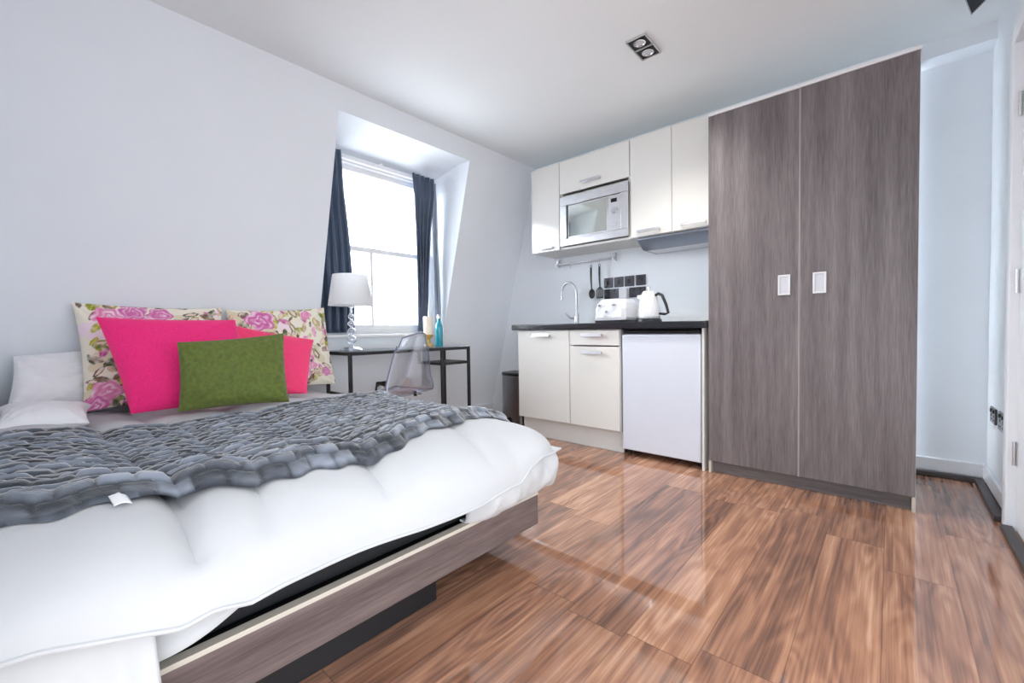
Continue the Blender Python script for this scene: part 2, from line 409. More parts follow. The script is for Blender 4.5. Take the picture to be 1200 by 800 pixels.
HEM = [(-.1, .42), (.0, .415), (.1, .388), (.17, .366), (.22, .374), (.28, .356), (.34, .360), (.53, .358), (.7, .350), (.91, .350), (1.05, .358), (1.13, .356), (1.19, .395), (1.26, .418), (1.34, .408), (1.5, .40)]
X1, Y1, Y0d, X0 = -.955, 1.44, -.09, -2.93
SEAMS = [.185, .345, .63, 1.0]
def hemx(y): return X1 + .012*math.sin(y*9) - .06*sstep(1.22, 1.46, y)**1.5 - (.0 if y < 1.2 else 0) - .03*sstep(.0, .25, abs(y-1.05))*0
def yed(x): return Y1 - .03*sstep(-2.40, -2.62, x)
def dz_top(x, y, sf=1.0):
    """duvet top height"""
    dx = (hemx(y) - x); dy = (yed(x) - y)
    ex = 1 - min(max(dx, 0)/.30, 1); ey = 1 - min(max(dy, 0)/.28, 1)
    e = (ex**5 + ey**5)**(1/5)
    h = max(0, 1-min(e, 1)**2.3)**.5
    hem = pw(HEM, y) if True else .38
    hem = lerp(hem, .385, sstep(.3, .6, dx))
    top = .545 + .012*nz(x*3, y*3, 1) - .024*sstep(.95, 1.4, y)*sstep(-1.9, -1.2, x)
    top += .035*math.exp(-((y+.02)/.16)**2)*sstep(-1.0, -1.5, x)      # pillow under the duvet by the wall
    for s, k in zip(SEAMS, (.030, .014, .014, .012)):
        xx = s + .05*(x+1.6)*(1 if s < .3 else .3) + .008*math.sin(x*14)
        top -= 2.0*sf*k*math.exp(-abs((y-xx)/.03)**.85)*sstep(.0, .06, dx)
    top += .012*math.sin(PI*max(0, min(1, (y-.185)/.45)))*sstep(-1.6, -1.2, x) + .010*math.sin(PI*max(0, min(1, (y-.63)/.6)))
    for sx in (-1.52, -1.88, -2.25, -2.6): top -= sf*.014*math.exp(-abs((x-sx)/.03)**1.3)
    top -= .05*sstep(-2.2, -2.7, x)*0.6
    z = hem + (top-hem)*h
    z += .004*nz(x*14, y*14, 3)*h
    return z
def dz_bot(x, y):
    dx = hemx(y)-x; dy = yed(x)-y
    hem = lerp(pw(HEM, y), .385, sstep(.3, .6, dx))
    k = max(0, min(1, min(dx/.14, dy/.08)))
    return lerp(hem-.006, .4435, sstep(0, 1, k))
bm = bmesh.new()
NX, NY = 150, 130
def dist(a):  # denser towards the edge
    return 1-(1-a)**1.35
tops = {}; bots = {}
for i in range(NX+1):
    for j in range(NY+1):
        y = lerp(Y0d, Y1, dist(j/NY)); x = lerp(X0, hemx(y), dist(i/NX)); y = lerp(Y0d, yed(x), dist(j/NY))
        edge = i in (0, NX) or j in (0, NY)
        zt = dz_top(x, y); zb = dz_bot(x, y)
        if i == NX or j == NY: zb = zt-.004
        if i == 0: x += 0
        tops[i, j] = bm.verts.new((x, y, max(zt, zb+.004))); bots[i, j] = bm.verts.new((x, y, zb))
for i in range(NX):
    for j in range(NY):
        bm.faces.new((tops[i,j], tops[i+1,j], tops[i+1,j+1], tops[i,j+1])); bm.faces.new((bots[i,j], bots[i,j+1], bots[i+1,j+1], bots[i+1,j]))
for i in range(NX):
    for j in (0, NY): bm.faces.new((tops[i,j], bots[i,j], bots[i+1,j], tops[i+1,j]))
for j in range(NY):
    for i in (0, NX): bm.faces.new((tops[i,j], tops[i,j+1], bots[i,j+1], bots[i,j]))
dv = obj('duvet', bm, M_duvet)
tag(dv, 'puffy white duvet with sewn channels hanging over the foot of the bed', 'duvet')
bm = bmesh.new()
tube(bm, [(hemx(lerp(Y0d, Y1-.01, k/90))+.001, lerp(Y0d, Y1-.01, k/90), dz_top(hemx(lerp(Y0d, Y1-.01, k/90)), lerp(Y0d, Y1-.01, k/90))+.0) for k in range(91)], .0045, 8)
obj('piping', bm, M_duvet, dv)

# sheet: folded layers under the duvet at both foot corners
sh = thing('bed_sheet', 'white sheet spilling out under the duvet at the foot corners', 'sheet', (XF, .6, .25))
def cloth_piece(name, f, nu, nv, m, parent, th=.006):
    bm = bmesh.new(); grid(bm, f, nu, nv); o = obj(name, bm, m, parent)
    s = o.modifiers.new('thick', 'SOLIDIFY'); s.thickness = th; s.offset = 0
    return o
def f_left(a, b):
    y = lerp(-.085, .135+.012*b, a)
    if b < .3: x = lerp(XF-.15, XF+.03, b/.3); z = lerp(.452, .40, (b/.3)**2)
    else:
        k = (b-.3)/.7; x = XF+.03+.035*math.sin(k*PI*.6)+.010*math.sin(a*22)*k; z = lerp(.40, .10 if a < .93 else .215, k)
        if a >= .8: z = lerp(.40, lerp(.10, .185, (a-.8)/.2), k)
    return (x, y, z+.004*nz(a*5, b*5))
cloth_piece('hanging_corner', f_left, 40, 40, M_sheet, sh)
def f_right(a, b):
    # puffy under-fold lying on the rail at the far corner
    y = lerp(.96, 1.43, a); rr = .5+.5*math.sin(a*PI)
    ang = lerp(-.2, PI*1.02, b)
    cx = XF-.035; R = .092*(.82+.18*math.sin(a*4+1))*min(1, .35+a*5)
    x = cx + R*1.25*math.sin(ang) + .01*nz(a*8, b*4, 9); z = .325 + .10*math.cos(ang)*(1-.1*a) + .008*nz(a*7, b*7, 2)
    z = max(z, .243)
    return (x, y, z)
cloth_piece('under_fold', f_right, 50, 30, M_sheet, sh)
bm = bmesh.new()
grid(bm, lambda a, b: (lerp(XF-.10, XF+.012+.01*math.sin(a*7), b), lerp(.13, .44, a), lerp(.43, .262+.08*a*a+.03*a, b**1.5)), 30, 14)
o = obj('thin_fold', bm, M_sheet, sh); s = o.modifiers.new('thick', 'SOLIDIFY'); s.thickness = .006

# white sleeping pillows
def cushion(name, label, BL, BR, TR, TL, th, m, group=None, n=44, paint=None, pinch=.05, crease=.004, seed=0, cat='cushion', droop=0):
    BL, BR, TR, TL = map(Vector, (BL, BR, TR, TL))
    nrm = (BR-BL).cross(TL-BL).normalized()
    wd = (BR-BL).length; hg = (TL-BL).length
    bm = bmesh.new(); side = {}
    col = {}
    for s in (1, -1):
        for i in range(n+1):
            for j in range(n+1):
                u = i/n*2-1; v = j/n*2-1
                if abs(u) in (1,) or abs(v) in (1,):
                    if s == -1: side[s, i, j] = side[1, i, j]; continue
                uu = u*(1-pinch*(1-v*v)); vv = v*(1-pinch*1.1*(1-u*u))
                a = (uu+1)/2; b = (vv+1)/2
                p = BL*(1-a)*(1-b) + BR*a*(1-b) + TR*a*b + TL*(1-a)*b
                h = ((1-abs(u)**2.6)*(1-abs(v)**2.6))
                h = max(h, 0)**.52
                h *= 1 + .18*(-v)*(1-u*u)
                wr = crease*(nz(u*3+seed, v*3, seed*1.7) + .5*nz(u*8+seed, v*8, seed))*min(1, h*3)
                # creases running from the corners
                for cu in (-1, 1):
                    for cv in (-1, 1):
                        dx, dy = u-cu, v-cv; rr = math.hypot(dx, dy); an = math.atan2(dy, dx)
                        wr += crease*1.1*math.sin(an*13+seed+cu)*math.exp(-rr*2.4)*min(1, rr*3)
                p = p + nrm*s*(th/2*h) + nrm*wr*(1 if s == 1 else .6)
                side[s, i, j] = bm.verts.new(p)
    for s in (1, -1):
        for i in range(n):
            for j in range(n):
                q = (side[s,i,j], side[s,i+1,j], side[s,i+1,j+1], side[s,i,j+1])
                bm.faces.new(q if s == 1 else q[::-1])
    lay = None
    if paint:
        lay = bm.loops.layers.float_color.new('Col')
        idx = {}
        for (s, i, j), vtx in side.items(): idx.setdefault(vtx, (i/n, j/n))
        for f in bm.faces:
            for lp in f.loops:
                a, b = idx[lp.vert]; lp[lay] = paint(a*wd, b*hg)
    o = obj(name, bm, m)
    tag(o, label, cat, group)
    return o

cushion('white_pillow', 'white pillow propped in the corner behind the left flowered cushion', (-2.86, -.075, .545), (-2.94, .42, .54), (-3.03, .42, .84), (-2.99, -.04, .80), .11, M_pillow, seed=3, crease=.012, cat='pillow')
cushion('white_pillow', 'white pillow lying flat in the corner against the left wall', (-2.30, -.085, .575), (-2.26, .15, .560), (-2.72, .19, .575), (-2.74, -.085, .60), .10, M_pillow, seed=5, crease=.006, pinch=.10, cat='pillow')

def floral(seed, roses):
    rnd = random.Random(seed)
    W, H = .68, .56
    base = lin((240, 234, 216))
    pal = [(150, 150, 40), (118, 126, 48), (176, 168, 62), (92, 66, 52), (112, 84, 66), (186, 160, 128), (206, 178, 150), (72, 84, 46), (212, 130, 180), (190, 92, 150)]
    wts = [4, 3, 4, 4, 3, 4, 4, 2, 3, 2]
    sh = []
    for k in range(190):
        c = rnd.choices(pal, wts)[0]; L = rnd.uniform(.022, .05); Wd = L*rnd.uniform(.3, .55)
        L *= .85; Wd *= .9
        sh.append((rnd.uniform(0, W), rnd.uniform(0, H), rnd.uniform(0, PI), L, Wd, lin(c), rnd.random() < .3))
    def paint(x, y):
        c = base
        t = nz(x*9, y*9, seed)
        if t > .25: c = lin((226, 214, 186))
        if t < -.32: c = lin((244, 224, 232))
        for px, py, an, L, Wd, cc, rim in sh:
            dx, dy = x-px, y-py
            if abs(dx) > L or abs(dy) > L: continue
            a = (dx*math.cos(an)+dy*math.sin(an))/L; b = (-dx*math.sin(an)+dy*math.cos(an))/Wd
            q = a*a+abs(b)**1.5
            if q < 1:
                w_ = max(.35, min(1, .8+.9*nz(x*40, y*40, L*90))); c = tuple(lerp(base[t_], cc[t_], w_) for t_ in range(3))+(1,)
                if rim and q < .42: c = lin((236, 214, 196))
                elif abs(b) < .12: c = tuple(min(1, v*1.6+.04) for v in cc[:3])+(1,)
        for rx, ry, R, hue in roses:
            d = math.hypot(x-rx, (y-ry)*1.25); an = math.atan2(y-ry, x-rx)
            e = R*(1+.13*math.sin(an*5+rx*30))
            if d < e:
                k = d/e; s = .5+.5*math.sin(k*13+an*1.0+1.3*math.sin(an*3)+4*nz(x*22, y*22, 4)); s = s*(.55+.6*nz(x*30, y*30, 9))+.25; s = max(0, min(1, s))
                a_, b_ = ((206, 84, 160), (248, 214, 232)) if hue == 0 else ((226, 120, 172), (250, 230, 238))
                A, B_ = lin(a_), lin(b_); s = s*s
                c = tuple(lerp(A[i], B_[i], s) for i in range(3))+(1,)
        return c
    return paint
grpf = None
cushion('floral_cushion', 'cream flowered cushion at the left behind the large hot pink cushion', (-2.80, .165, .535), (-2.78, .735, .535), (-2.94, .765, 1.04), (-2.93, .150, 1.05), .13, M_floral,
        n=150, paint=floral(3, [(.11, .46, .06, 1), (.20, .49, .05, 0), (.08, .08, .06, 1), (.16, .22, .04, 1), (.30, .48, .05, 0), (.04, .02, .05, 0)]), seed=1, crease=.006)
cushion('floral_cushion', 'cream flowered cushion with a pink rose at the window end', (-2.79, .775, .535), (-2.86, 1.405, .535), (-2.95, 1.375, 1.06), (-2.94, .785, 1.03), .13, M_floral,
        n=150, paint=floral(8, [(.17, .44, .085, 0), (.47, .47, .04, 1), (.56, .08, .035, 0), (.46, .12, .03, 1)]), seed=2, crease=.006)
cushion('pink_cushion', 'large hot pink square cushion leaning on the left flowered one', (-2.45, .290, .55), (-2.40, .78, .545), (-2.60, .735, .962), (-2.60, .205, .970), .13, M_pink, seed=4, crease=.004, pinch=.03)
cushion('pink_cushion', 'smaller coral pink cushion partly hidden behind the green one', (-2.55, .74, .548), (-2.48, 1.045, .545), (-2.66, 1.17, .845), (-2.69, .735, .94), .09, M_coral, seed=6, crease=.004, pinch=.03)
cushion('green_cushion', 'small olive green velvet oblong cushion in front of the pink ones', (-2.30, .425, .555), (-2.22, .85, .550), (-2.33, .875, .888), (-2.33, .435, .855), .11, M_green, seed=9, crease=.007, pinch=.04)

# throw
def f_throw_edges(y):
    hi = pw([(-.1, -2.0), (.1, -2.06), (.3, -2.02), (.5, -2.0), (.8, -2.02), (1.1, -2.08), (1.45, -2.2)], y)    # head side
    lo = pw([(-.1, -1.17), (.12, -1.19), (.3, -1.13), (.55, -1.10), (.8, -1.13), (1.0, -1.19), (1.2, -1.22), (1.44, -1.27)], y)
    return hi + .012*math.sin(y*23) + .006*math.sin(y*57), lo + .012*math.sin(y*19+1) + .008*math.sin(y*61)
bm = bmesh.new(); lay = bm.loops.layers.float_color.new('Col')
NU, NV = 210, 330
vc = {}
ring = [[None]*(NV+1) for _ in range(NU+1)]
rnd = random.Random(4); cellr = {}
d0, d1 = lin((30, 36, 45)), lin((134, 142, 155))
for i in range(NU+1):
    for j in range(NV+1):
        y = lerp(Y0d+.005, Y1+.004, j/NV); hi, lo = f_throw_edges(y); a = i/NU; x = lerp(hi, lo, a)
        # staggered tufts, rows run along y
        rw, cw = .040, .060
        rr = (a*1.0)/rw; row = math.floor(rr); fr = rr-row
        cc = (y+.01*nz(x*6, y*6, 5))/cw + (.5 if row % 2 else 0); cl = math.floor(cc); fc = cc-cl
        if (row, cl) not in cellr: cellr[row, cl] = rnd.random()
        R = cellr[row, cl]
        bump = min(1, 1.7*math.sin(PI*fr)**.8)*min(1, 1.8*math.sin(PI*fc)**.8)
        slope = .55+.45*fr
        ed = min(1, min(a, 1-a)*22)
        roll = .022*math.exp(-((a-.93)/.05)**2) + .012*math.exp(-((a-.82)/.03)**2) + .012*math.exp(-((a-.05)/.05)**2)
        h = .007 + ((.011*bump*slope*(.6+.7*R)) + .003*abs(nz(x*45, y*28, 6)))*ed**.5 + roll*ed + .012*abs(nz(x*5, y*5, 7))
        zt = max(dz_top(x, min(y, Y1-.012), .35), dz_top(x, min(y, Y1-.012)))
        ov = y - (Y1-.012)
        # outward push over the rounded side
        side = sstep(Y1-.12, Y1, y)
        z = zt + h*(1-.6*side); yy = y + h*1.0*side
        if a in (0, 1): z = zt+.003
        ring[i][j] = bm.verts.new((x, yy, z))
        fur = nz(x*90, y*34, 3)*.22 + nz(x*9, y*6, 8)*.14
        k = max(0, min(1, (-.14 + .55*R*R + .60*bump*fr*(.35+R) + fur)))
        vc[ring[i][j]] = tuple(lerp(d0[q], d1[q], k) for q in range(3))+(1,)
for i in range(NU):
    for j in range(NV):
        f = bm.faces.new((ring[i][j], ring[i+1][j], ring[i+1][j+1], ring[i][j+1]))
        for lp in f.loops: lp[lay] = vc[lp.vert]
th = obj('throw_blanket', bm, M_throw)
tag(th, 'charcoal grey tufted fur throw laid across the bed', 'throw')
hi, lo = f_throw_edges(.12)
bm = bmesh.new()
yl = .10
grid(bm, lambda a, b: (lo-.01+.04*b, yl+.028*a+.006*b, dz_top(lo-.01+.04*b, yl+.028*a)+.016-.008*b+.004*math.sin(a*3)), 8, 8)
o = obj('care_tag', bm, M_white2, th); o['label'] = 'small white care tag'; s = o.modifiers.new('thick', 'SOLIDIFY'); s.thickness = .001

# ------------------------------------------------------------------ desk, chair, lamp
dk = thing('glass_desk', 'narrow black metal desk with clear glass top under the window', 'desk', (-2.86, 1.95, 0))
dx0, dx1, dy0, dy1, dtz = -3.045, -2.70, 1.42, 2.515, .752
s = .011
bm = B((dx1-2*s, dx1, dy0, dy1, dtz-.022, dtz), (dx0, dx0+2*s, dy0, dy1, dtz-.022, dtz), (dx0+2*s, dx1-2*s, dy0, dy0+2*s, dtz-.022, dtz), (dx0+2*s, dx1-2*s, dy1-2*s, dy1, dtz-.022, dtz))
obj('frame', bm, M_blackmetal, dk, .002)
def leg(x, y): obj('leg', B((x, x+2*s, y, y+2*s, 0, dtz-.022)), M_blackmetal, dk, .002)
leg(dx1-2*s, dy0); leg(dx1-2*s, dy1-2*s); leg(dx1-2*s, 2.205); leg(dx0, dy0); leg(dx0, dy1-2*s)
for y in (dy0,): obj('foot_bar', B((dx0+2*s, dx1-2*s, y, y+2*s, .45, .468)), M_blackmetal, dk, .002)
zs = .63
obj('shelf_frame', B((dx1-2*s, dx1, 2.205+2*s, dy1-2*s, zs-.02, zs), (dx0+2*s, dx1-2*s, 2.205, 2.205+2*s*.8, zs-.02, zs), (dx0+2*s, dx1-2*s, dy1-2*s, dy1, zs-.02, zs)), M_blackmetal, dk, .002)
obj('shelf_hanger', B((dx0+2*s, dx0+4*s, 2.205, 2.205+2*s*.8, zs, dtz-.022)), M_blackmetal, dk, .002)
obj('shelf', B((dx0+2*s, dx1-2*s, 2.205+2*s, dy1-2*s, zs-.008, zs-.002)), M_blackmetal, dk, .001)
g = obj('glass_top', B((dx0+.002, dx1-.002, dy0+.002, dy1-.002, dtz+.0005, dtz+.0065)), M_tglass, dk, .001); g['label'] = 'clear glass top'
DT = dtz+.007

# clear plastic chair, back turned to the bed
ct = thing('desk_chair', 'transparent smoky plastic chair standing at the glass desk', 'chair', (-2.60, 1.70, 0))
ya = math.radians(15); CR = Matrix.Rotation(ya, 4, 'Z'); CO = Vector((-2.60, 1.70, 0))
def ch(p): return tuple(CR @ Vector(p) + CO)     # local: faces -x, back at +x
def shell(a, b):
    # b 0..1 from seat front over the bend to the back top
    w_ = pw([(0, .21), (.2, .25), (.45, .255), (.6, .24), (.85, .18), (1, .12)], b)
    prof = [(-.235, .435), (-.21, .455), (-.10, .45), (.06, .44), (.135, .452), (.175, .50), (.195, .58), (.21, .68), (.225, .78), (.238, .875)]
    t = b*(len(prof)-1); i = min(int(t), len(prof)-2); t -= i
    x = lerp(prof[i][0], prof[i+1][0], t); z = lerp(prof[i][1], prof[i+1][1], t)
    u = a*2-1
    curve = u*u
    x += -.06*curve*sstep(.4, .7, b); z += .012*curve*(1-sstep(.35, .6, b))
    if b > .9: z -= .03*curve
    return ch((x, u*w_, z))
bm = bmesh.new(); grid(bm, shell, 28, 54)
sd = obj('seat_shell', bm, M_acr, ct); q = sd.modifiers.new('t', 'SOLIDIFY'); q.thickness = .006; q.offset = 0
M_acr2 = mat('smoky_plastic_rim', (118, 120, 148), .15, var=.05)
bm = bmesh.new()
pts = [shell(0, k/40) for k in range(41)] + [shell(k/16, 1) for k in range(1, 16)] + [shell(1, 1-k/40) for k in range(41)] + [shell(1-k/16, 0) for k in range(1, 17)]
tube(bm, pts, .0045, 8); obj('rim', bm, M_acr2, ct)
bm = bmesh.new()
for sy in (-1, 1):
    tube(bm, [ch(p) for p in ((.10, sy*.17, .437), (-.17, sy*.17, .437), (-.205, sy*.185, .41), (-.215, sy*.2, .05), (-.20, sy*.205, .015), (.20, sy*.205, .012))], .010, 10)
tube(bm, [ch((.20, -.205, .012)), ch((.20, .205, .012))], .010, 10)
obj('leg_frame', bm, M_chrome, ct)
for sy in (-1, 1):
    bm = bmesh.new(); tube(bm, [ch((.08, sy*.12, .425)), ch((.08, sy*.12, .46))], .012, 12); o = obj('bolt', bm, M_blackmetal, ct)

lamp = thing('table_lamp', 'table lamp with white shade and stacked crystal stem on the desk', 'lamp', (-2.86, 1.525, DT))
LX, LY = -2.86, 1.525
bm = bmesh.new()
pr_o = [(.150, 1.075), (.118, 1.29)]
lathe(bm, [(.150, 1.075), (.118, 1.290), (.116, 1.290), (.148, 1.075), (.150, 1.075)], (LX, LY, 0), 40)
obj('lamp_shade', bm, M_shade, lamp)
prof = [(.0, 0), (.075, 0), (.078, .008), (.06, .02), (.02, .028), (.012, .04)]
for zc_, rr in ((.075, .034), (.135, .029), (.19, .025), (.24, .022)):
    for k in range(7):
        a = -PI/2+PI*(k+.5)/7; prof.append((max(.009, rr*math.cos(a)), zc_+rr*math.sin(a)*.9))
prof += [(.008, .27), (.008, .30), (0, .30)]
bm = bmesh.new(); lathe(bm, prof, (LX, LY, DT), 24); obj('stem', bm, M_crys, lamp)
bm = bmesh.new(); lathe(bm, [(0, .30), (.016, .30), (.016, .36), (.012, .37), (0, .37)], (LX, LY, DT), 20)
for k in range(3):
    a = k*2*PI/3; tube(bm, [(LX, LY, 1.115), (LX+.143*math.cos(a), LY+.143*math.sin(a), 1.085)], .0015, 6)
obj('lamp_holder', bm, M_chrome, lamp)

# candle, and an added teal bottle standing in for the chair's refracted edge
cd = thing('pillar_candle', 'cream pillar candle on amber glass holder at the desk end', 'candle', (-2.86, 2.195, DT))
bm = bmesh.new(); lathe(bm, [(0, 0), (.040, 0), (.042, .01), (.020, .03), (.018, .06), (.038, .085), (.042, .10), (0, .10)], (-2.86, 2.195, DT), 28); obj('holder', bm, M_amber, cd)
bm = bmesh.new(); lathe(bm, [(0, .10), (.036, .10), (.036, .243), (.032, .248), (.006, .244), (0, .244)], (-2.86, 2.195, DT), 28); obj('wax', bm, M_cream, cd)
bm = bmesh.new(); tube(bm, [(-2.86, 2.195, DT+.243), (-2.859, 2.196, DT+.256)], .0015, 6); obj('wick', bm, M_blackmetal, cd)
bt = thing('teal_glint_bottle', 'slim teal bottle added for the refracted teal edge of the clear chair', 'bottle', (-2.86, 2.31, DT))
bm = bmesh.new(); lathe(bm, [(0, 0), (.028, 0), (.031, .006), (.031, .15), (.028, .18), (.013, .21), (.012, .235), (0, .235)], (-2.86, 2.31, DT), 28); obj('glint_body', bm, M_teal, bt)
bm = bmesh.new(); lathe(bm, [(0, .235), (.014, .235), (.014, .262), (.012, .265), (0, .265)], (-2.86, 2.31, DT), 20); obj('stopper', bm, M_chrome, bt)

# wall socket with plug by the desk
def lean(y, z, off=0): return (wx(z)+off, y, z)
so = thing('wall_socket', 'black nickel wall socket low on the wall below the desk', 'socket', lean(1.93, .435))
bm = bmesh.new(); hexa(bm, [lean(1.885,.39,0),lean(1.885,.39,.009),lean(1.985,.39,.009),lean(1.985,.39,0),lean(1.885,.478,0),lean(1.885,.478,.009),lean(1.985,.478,.009),lean(1.985,.478,0)])
obj('face_plate', bm, M_nickel, so, .002)
bm = bmesh.new(); hexa(bm, [lean(1.955,.446,.009),lean(1.955,.446,.013),lean(1.97,.446,.013),lean(1.97,.446,.009),lean(1.955,.466,.009),lean(1.955,.466,.013),lean(1.97,.466,.013),lean(1.97,.466,.009)]); obj('switch', bm, M_black, so)
pl = thing('power_plug', 'white plug with lead pushed into the socket below the desk', 'plug', lean(1.93, .42, .03))
bm = bmesh.new(); tube(bm, [lean(1.925, .42, .010), lean(1.925, .42, .045)], [.028, .022], 16); obj('plug_body', bm, M_white2, pl)
bm = bmesh.new(); tube(bm, [lean(1.925, .395, .03), lean(1.92, .34, .05), lean(1.89, .2, .05), lean(1.84, .06, .05), lean(1.72, .012, .07)], .004, 8); obj('lead', bm, M_white2, pl)

# ------------------------------------------------------------------ kitchen
KY = 2.75
def bar_handle(x0, x1, z, y, parent, name='handle'):
    bm = bmesh.new()
    prism(bm, [(y-.030, z-.011), (y-.026, z+.011), (y-.020, z+.011), (y-.024, z-.011)], 0, x0, x1)
    box(bm, x0+.004, x0+.016, y-.025, y-.0005, z-.006, z+.006); box(bm, x1-.016, x1-.004, y-.025, y-.0005, z-.006, z+.006)
    return obj(name, bm, M_steel, parent, .0015)
def carcass(bm, x0, x1, y0, y1, z0, z1, t=.018, shelf=None):
    box(bm, x0, x0+t, y0, y1, z0, z1); box(bm, x1-t, x1, y0, y1, z0, z1); box(bm, x0+t, x1-t, y0, y1, z0, z0+t); box(bm, x0+t, x1-t, y0, y1, z1-t, z1); box(bm, x0+t, x1-t, y1-.006, y1, z0+t, z1-t)
    if shelf: box(bm, x0+t, x1-t, y0+.01, y1-.006, shelf, shelf+t)
def door(x0, x1, z0, z1, y, parent, name='door', m=None, g=.002):
    return obj(name, B((x0+g, x1-g, y, y+.019, z0+g, z1-g)), m or M_cab, parent, .0015)

b1 = thing('base_cabinet', 'white base cabinet with one door beside the pedal bin', 'kitchen cabinet', (-2.1, 3.05, .15), 'base cabinets')
bm = bmesh.new(); carcass(bm, -2.36, -1.846, KY+.021, YB-.01, .155, .883); obj('body', bm, M_carc, b1)
dd = door(-2.36, -1.846, .160, .879, KY, b1); bar_handle(-2.19, -2.02, .842, KY, dd)
b2 = thing('base_cabinet', 'white base cabinet with drawer over door beside the fridge', 'kitchen cabinet', (-1.63, 3.05, .15), 'base cabinets')
bm = bmesh.new(); carcass(bm, -1.842, -1.425, KY+.021, YB-.01, .155, .883); obj('body', bm, M_carc, b2)
dd = door(-1.842, -1.425, .766, .879, KY, b2, 'drawer'); bar_handle(-1.725, -1.555, .842, KY, dd)
dd = door(-1.842, -1.425, .160, .760, KY, b2); bar_handle(-1.725, -1.555, .715, KY, dd)
tag(obj('kitchen_plinth', B((-2.35, -1.425, KY+.055, KY+.073, 0, .153)), M_carc, None, .001), 'white plinth board on the floor under the base cabinets', 'plinth')
tag(obj('end_panel', B((-.870, -.856, KY-.003, YB-.01, 0, .884)), M_carc, None, .001), 'white upright end panel between the small fridge and wardrobe', 'panel')
wt = obj('worktop', B((-2.412, -.838, KY-.025, YB-.001, .885, .930)), M_top, None, .006, 3); tag(wt, 'long black kitchen worktop', 'worktop')

fr = thing('small_fridge', 'white under counter fridge below the worktop', 'fridge', (-1.14, 3.0, 0))
obj('body', B((-1.402, -.880, KY+.052, 3.30, .03, .852)), M_fr, fr, .006)
dd = obj('door', B((-1.404, -.878, KY-.002, KY+.046, .045, .846)), M_fr, fr, .008, 3)
obj('door_seal', B((-1.395, -.887, KY+.046, KY+.052, .055, .84)), M_black, fr)
bm = bmesh.new(); prism(bm, [(KY+.052, .853), (KY+.012, .853), (KY+.004, .866), (KY+.016, .879), (KY+.052, .879)], 0, -1.400, -.882); obj('top_strip', bm, M_black, fr, .001)  # black strip stands in for the shadow between worktop and fridge door
for x in (-1.37, -.91):
    bm = bmesh.new(); tube(bm, [(x, KY+.09, 0), (x, KY+.09, .03)], .016, 14); obj('foot', bm, M_black, fr)
    bm = bmesh.new(); tube(bm, [(x, 3.26, 0), (x, 3.26, .03)], .016, 14); obj('foot', bm, M_black, fr)

# wall cabinets
UY, UZ0, UZ1 = 3.0, 1.556, 2.285
GU = 'wall cabinets'
c1 = thing('wall_cabinet', 'narrow white wall cabinet at the window end of the row', 'kitchen cabinet', (-2.25, 3.17, UZ0), GU)
bm = bmesh.new(); carcass(bm, -2.398, -2.098, UY+.021, YB-.001, UZ0, UZ1); obj('body', bm, M_carc, c1)
dd = door(-2.398, -2.098, UZ0, UZ1, UY, c1); bar_handle(-2.31, -2.155, UZ0+.03, UY, dd)
c2 = thing('wall_cabinet', 'white wall cabinet with flap door above the microwave', 'kitchen cabinet', (-1.78, 3.17, UZ0), GU)
bm = bmesh.new(); carcass(bm, -2.094, -1.464, UY+.021, YB-.001, UZ0, UZ1, shelf=1.985); obj('body', bm, M_carc, c2)
dd = door(-2.094, -1.464, 2.012, UZ1, UY, c2, 'flap_door'); bar_handle(-1.88, -1.70, 2.065, UY, dd)
c3 = thing('wall_cabinet', 'white double wall cabinet between microwave and wardrobe', 'kitchen cabinet', (-1.15, 3.17, UZ0), GU)
bm = bmesh.new(); carcass(bm, -1.460, -.840, UY+.021, YB-.001, UZ0, UZ1); obj('body', bm, M_carc, c3)
dd = door(-1.460, -1.150, UZ0, UZ1, UY, c3); bar_handle(-1.395, -1.225, UZ0+.035, UY, dd)
dd = door(-1.150, -.840, UZ0, UZ1, UY, c3); bar_handle(-1.085, -.915, UZ0+.035, UY, dd)

mw = thing('microwave', 'built in steel microwave with mirrored door window', 'microwave', (-1.78, 3.1, 1.6))
mx0, mx1, mz0, mz1 = -2.086, -1.470, 1.578, 1.982
obj('body', B((-2.05, -1.50, UY+.03, 3.32, 1.590, 1.965)), M_carc, mw)
bm = B((mx0, mx1, UY-.012, UY+.008, mz1-.072, mz1), (mx0, mx1, UY-.012, UY+.008, mz0, mz0+.058), (mx0, mx0+.065, UY-.012, UY+.008, mz0+.058, mz1-.072), (mx1-.062, mx1, UY-.012, UY+.008, mz0+.058, mz1-.072))
obj('trim_frame', bm, M_steel, mw, .003)
ox0, ox1, oz0, oz1 = mx0+.065, mx1-.062, mz0+.058, mz1-.072
dd = obj('door', B((ox0+.002, ox1-.112, UY-.002, UY+.02, oz0+.002, oz1-.002)), M_steel, mw, .003)
obj('door_window', B((ox0+.018, ox1-.124, UY-.0045, UY-.0015, oz0+.014, oz1-.014)), M_mw, dd, .001)
obj('door_edge', B((ox0-.000, ox0+.010, UY-.006, UY+.01, oz0, oz1)), M_black, dd)
pn = obj('control_panel', B((ox1-.110, ox1-.002, UY-.004, UY+.02, oz0+.002, oz1-.002)), M_steel, mw, .003)
pc = (ox1-.056)
obj('display', B((pc-.028, pc+.022, UY-.0055, UY-.0035, oz1-.058, oz1-.030)), M_disp, pn)
bm = bmesh.new(); tube(bm, [(pc-.004, UY-.004, oz1-.125), (pc-.004, UY-.02, oz1-.125)], [.021, .019], 24); obj('knob', bm, M_chrome, pn)
obj('button', B((pc-.030, pc+.022, UY-.007, UY-.0035, oz0+.030, oz0+.062)), M_steel, pn, .002)

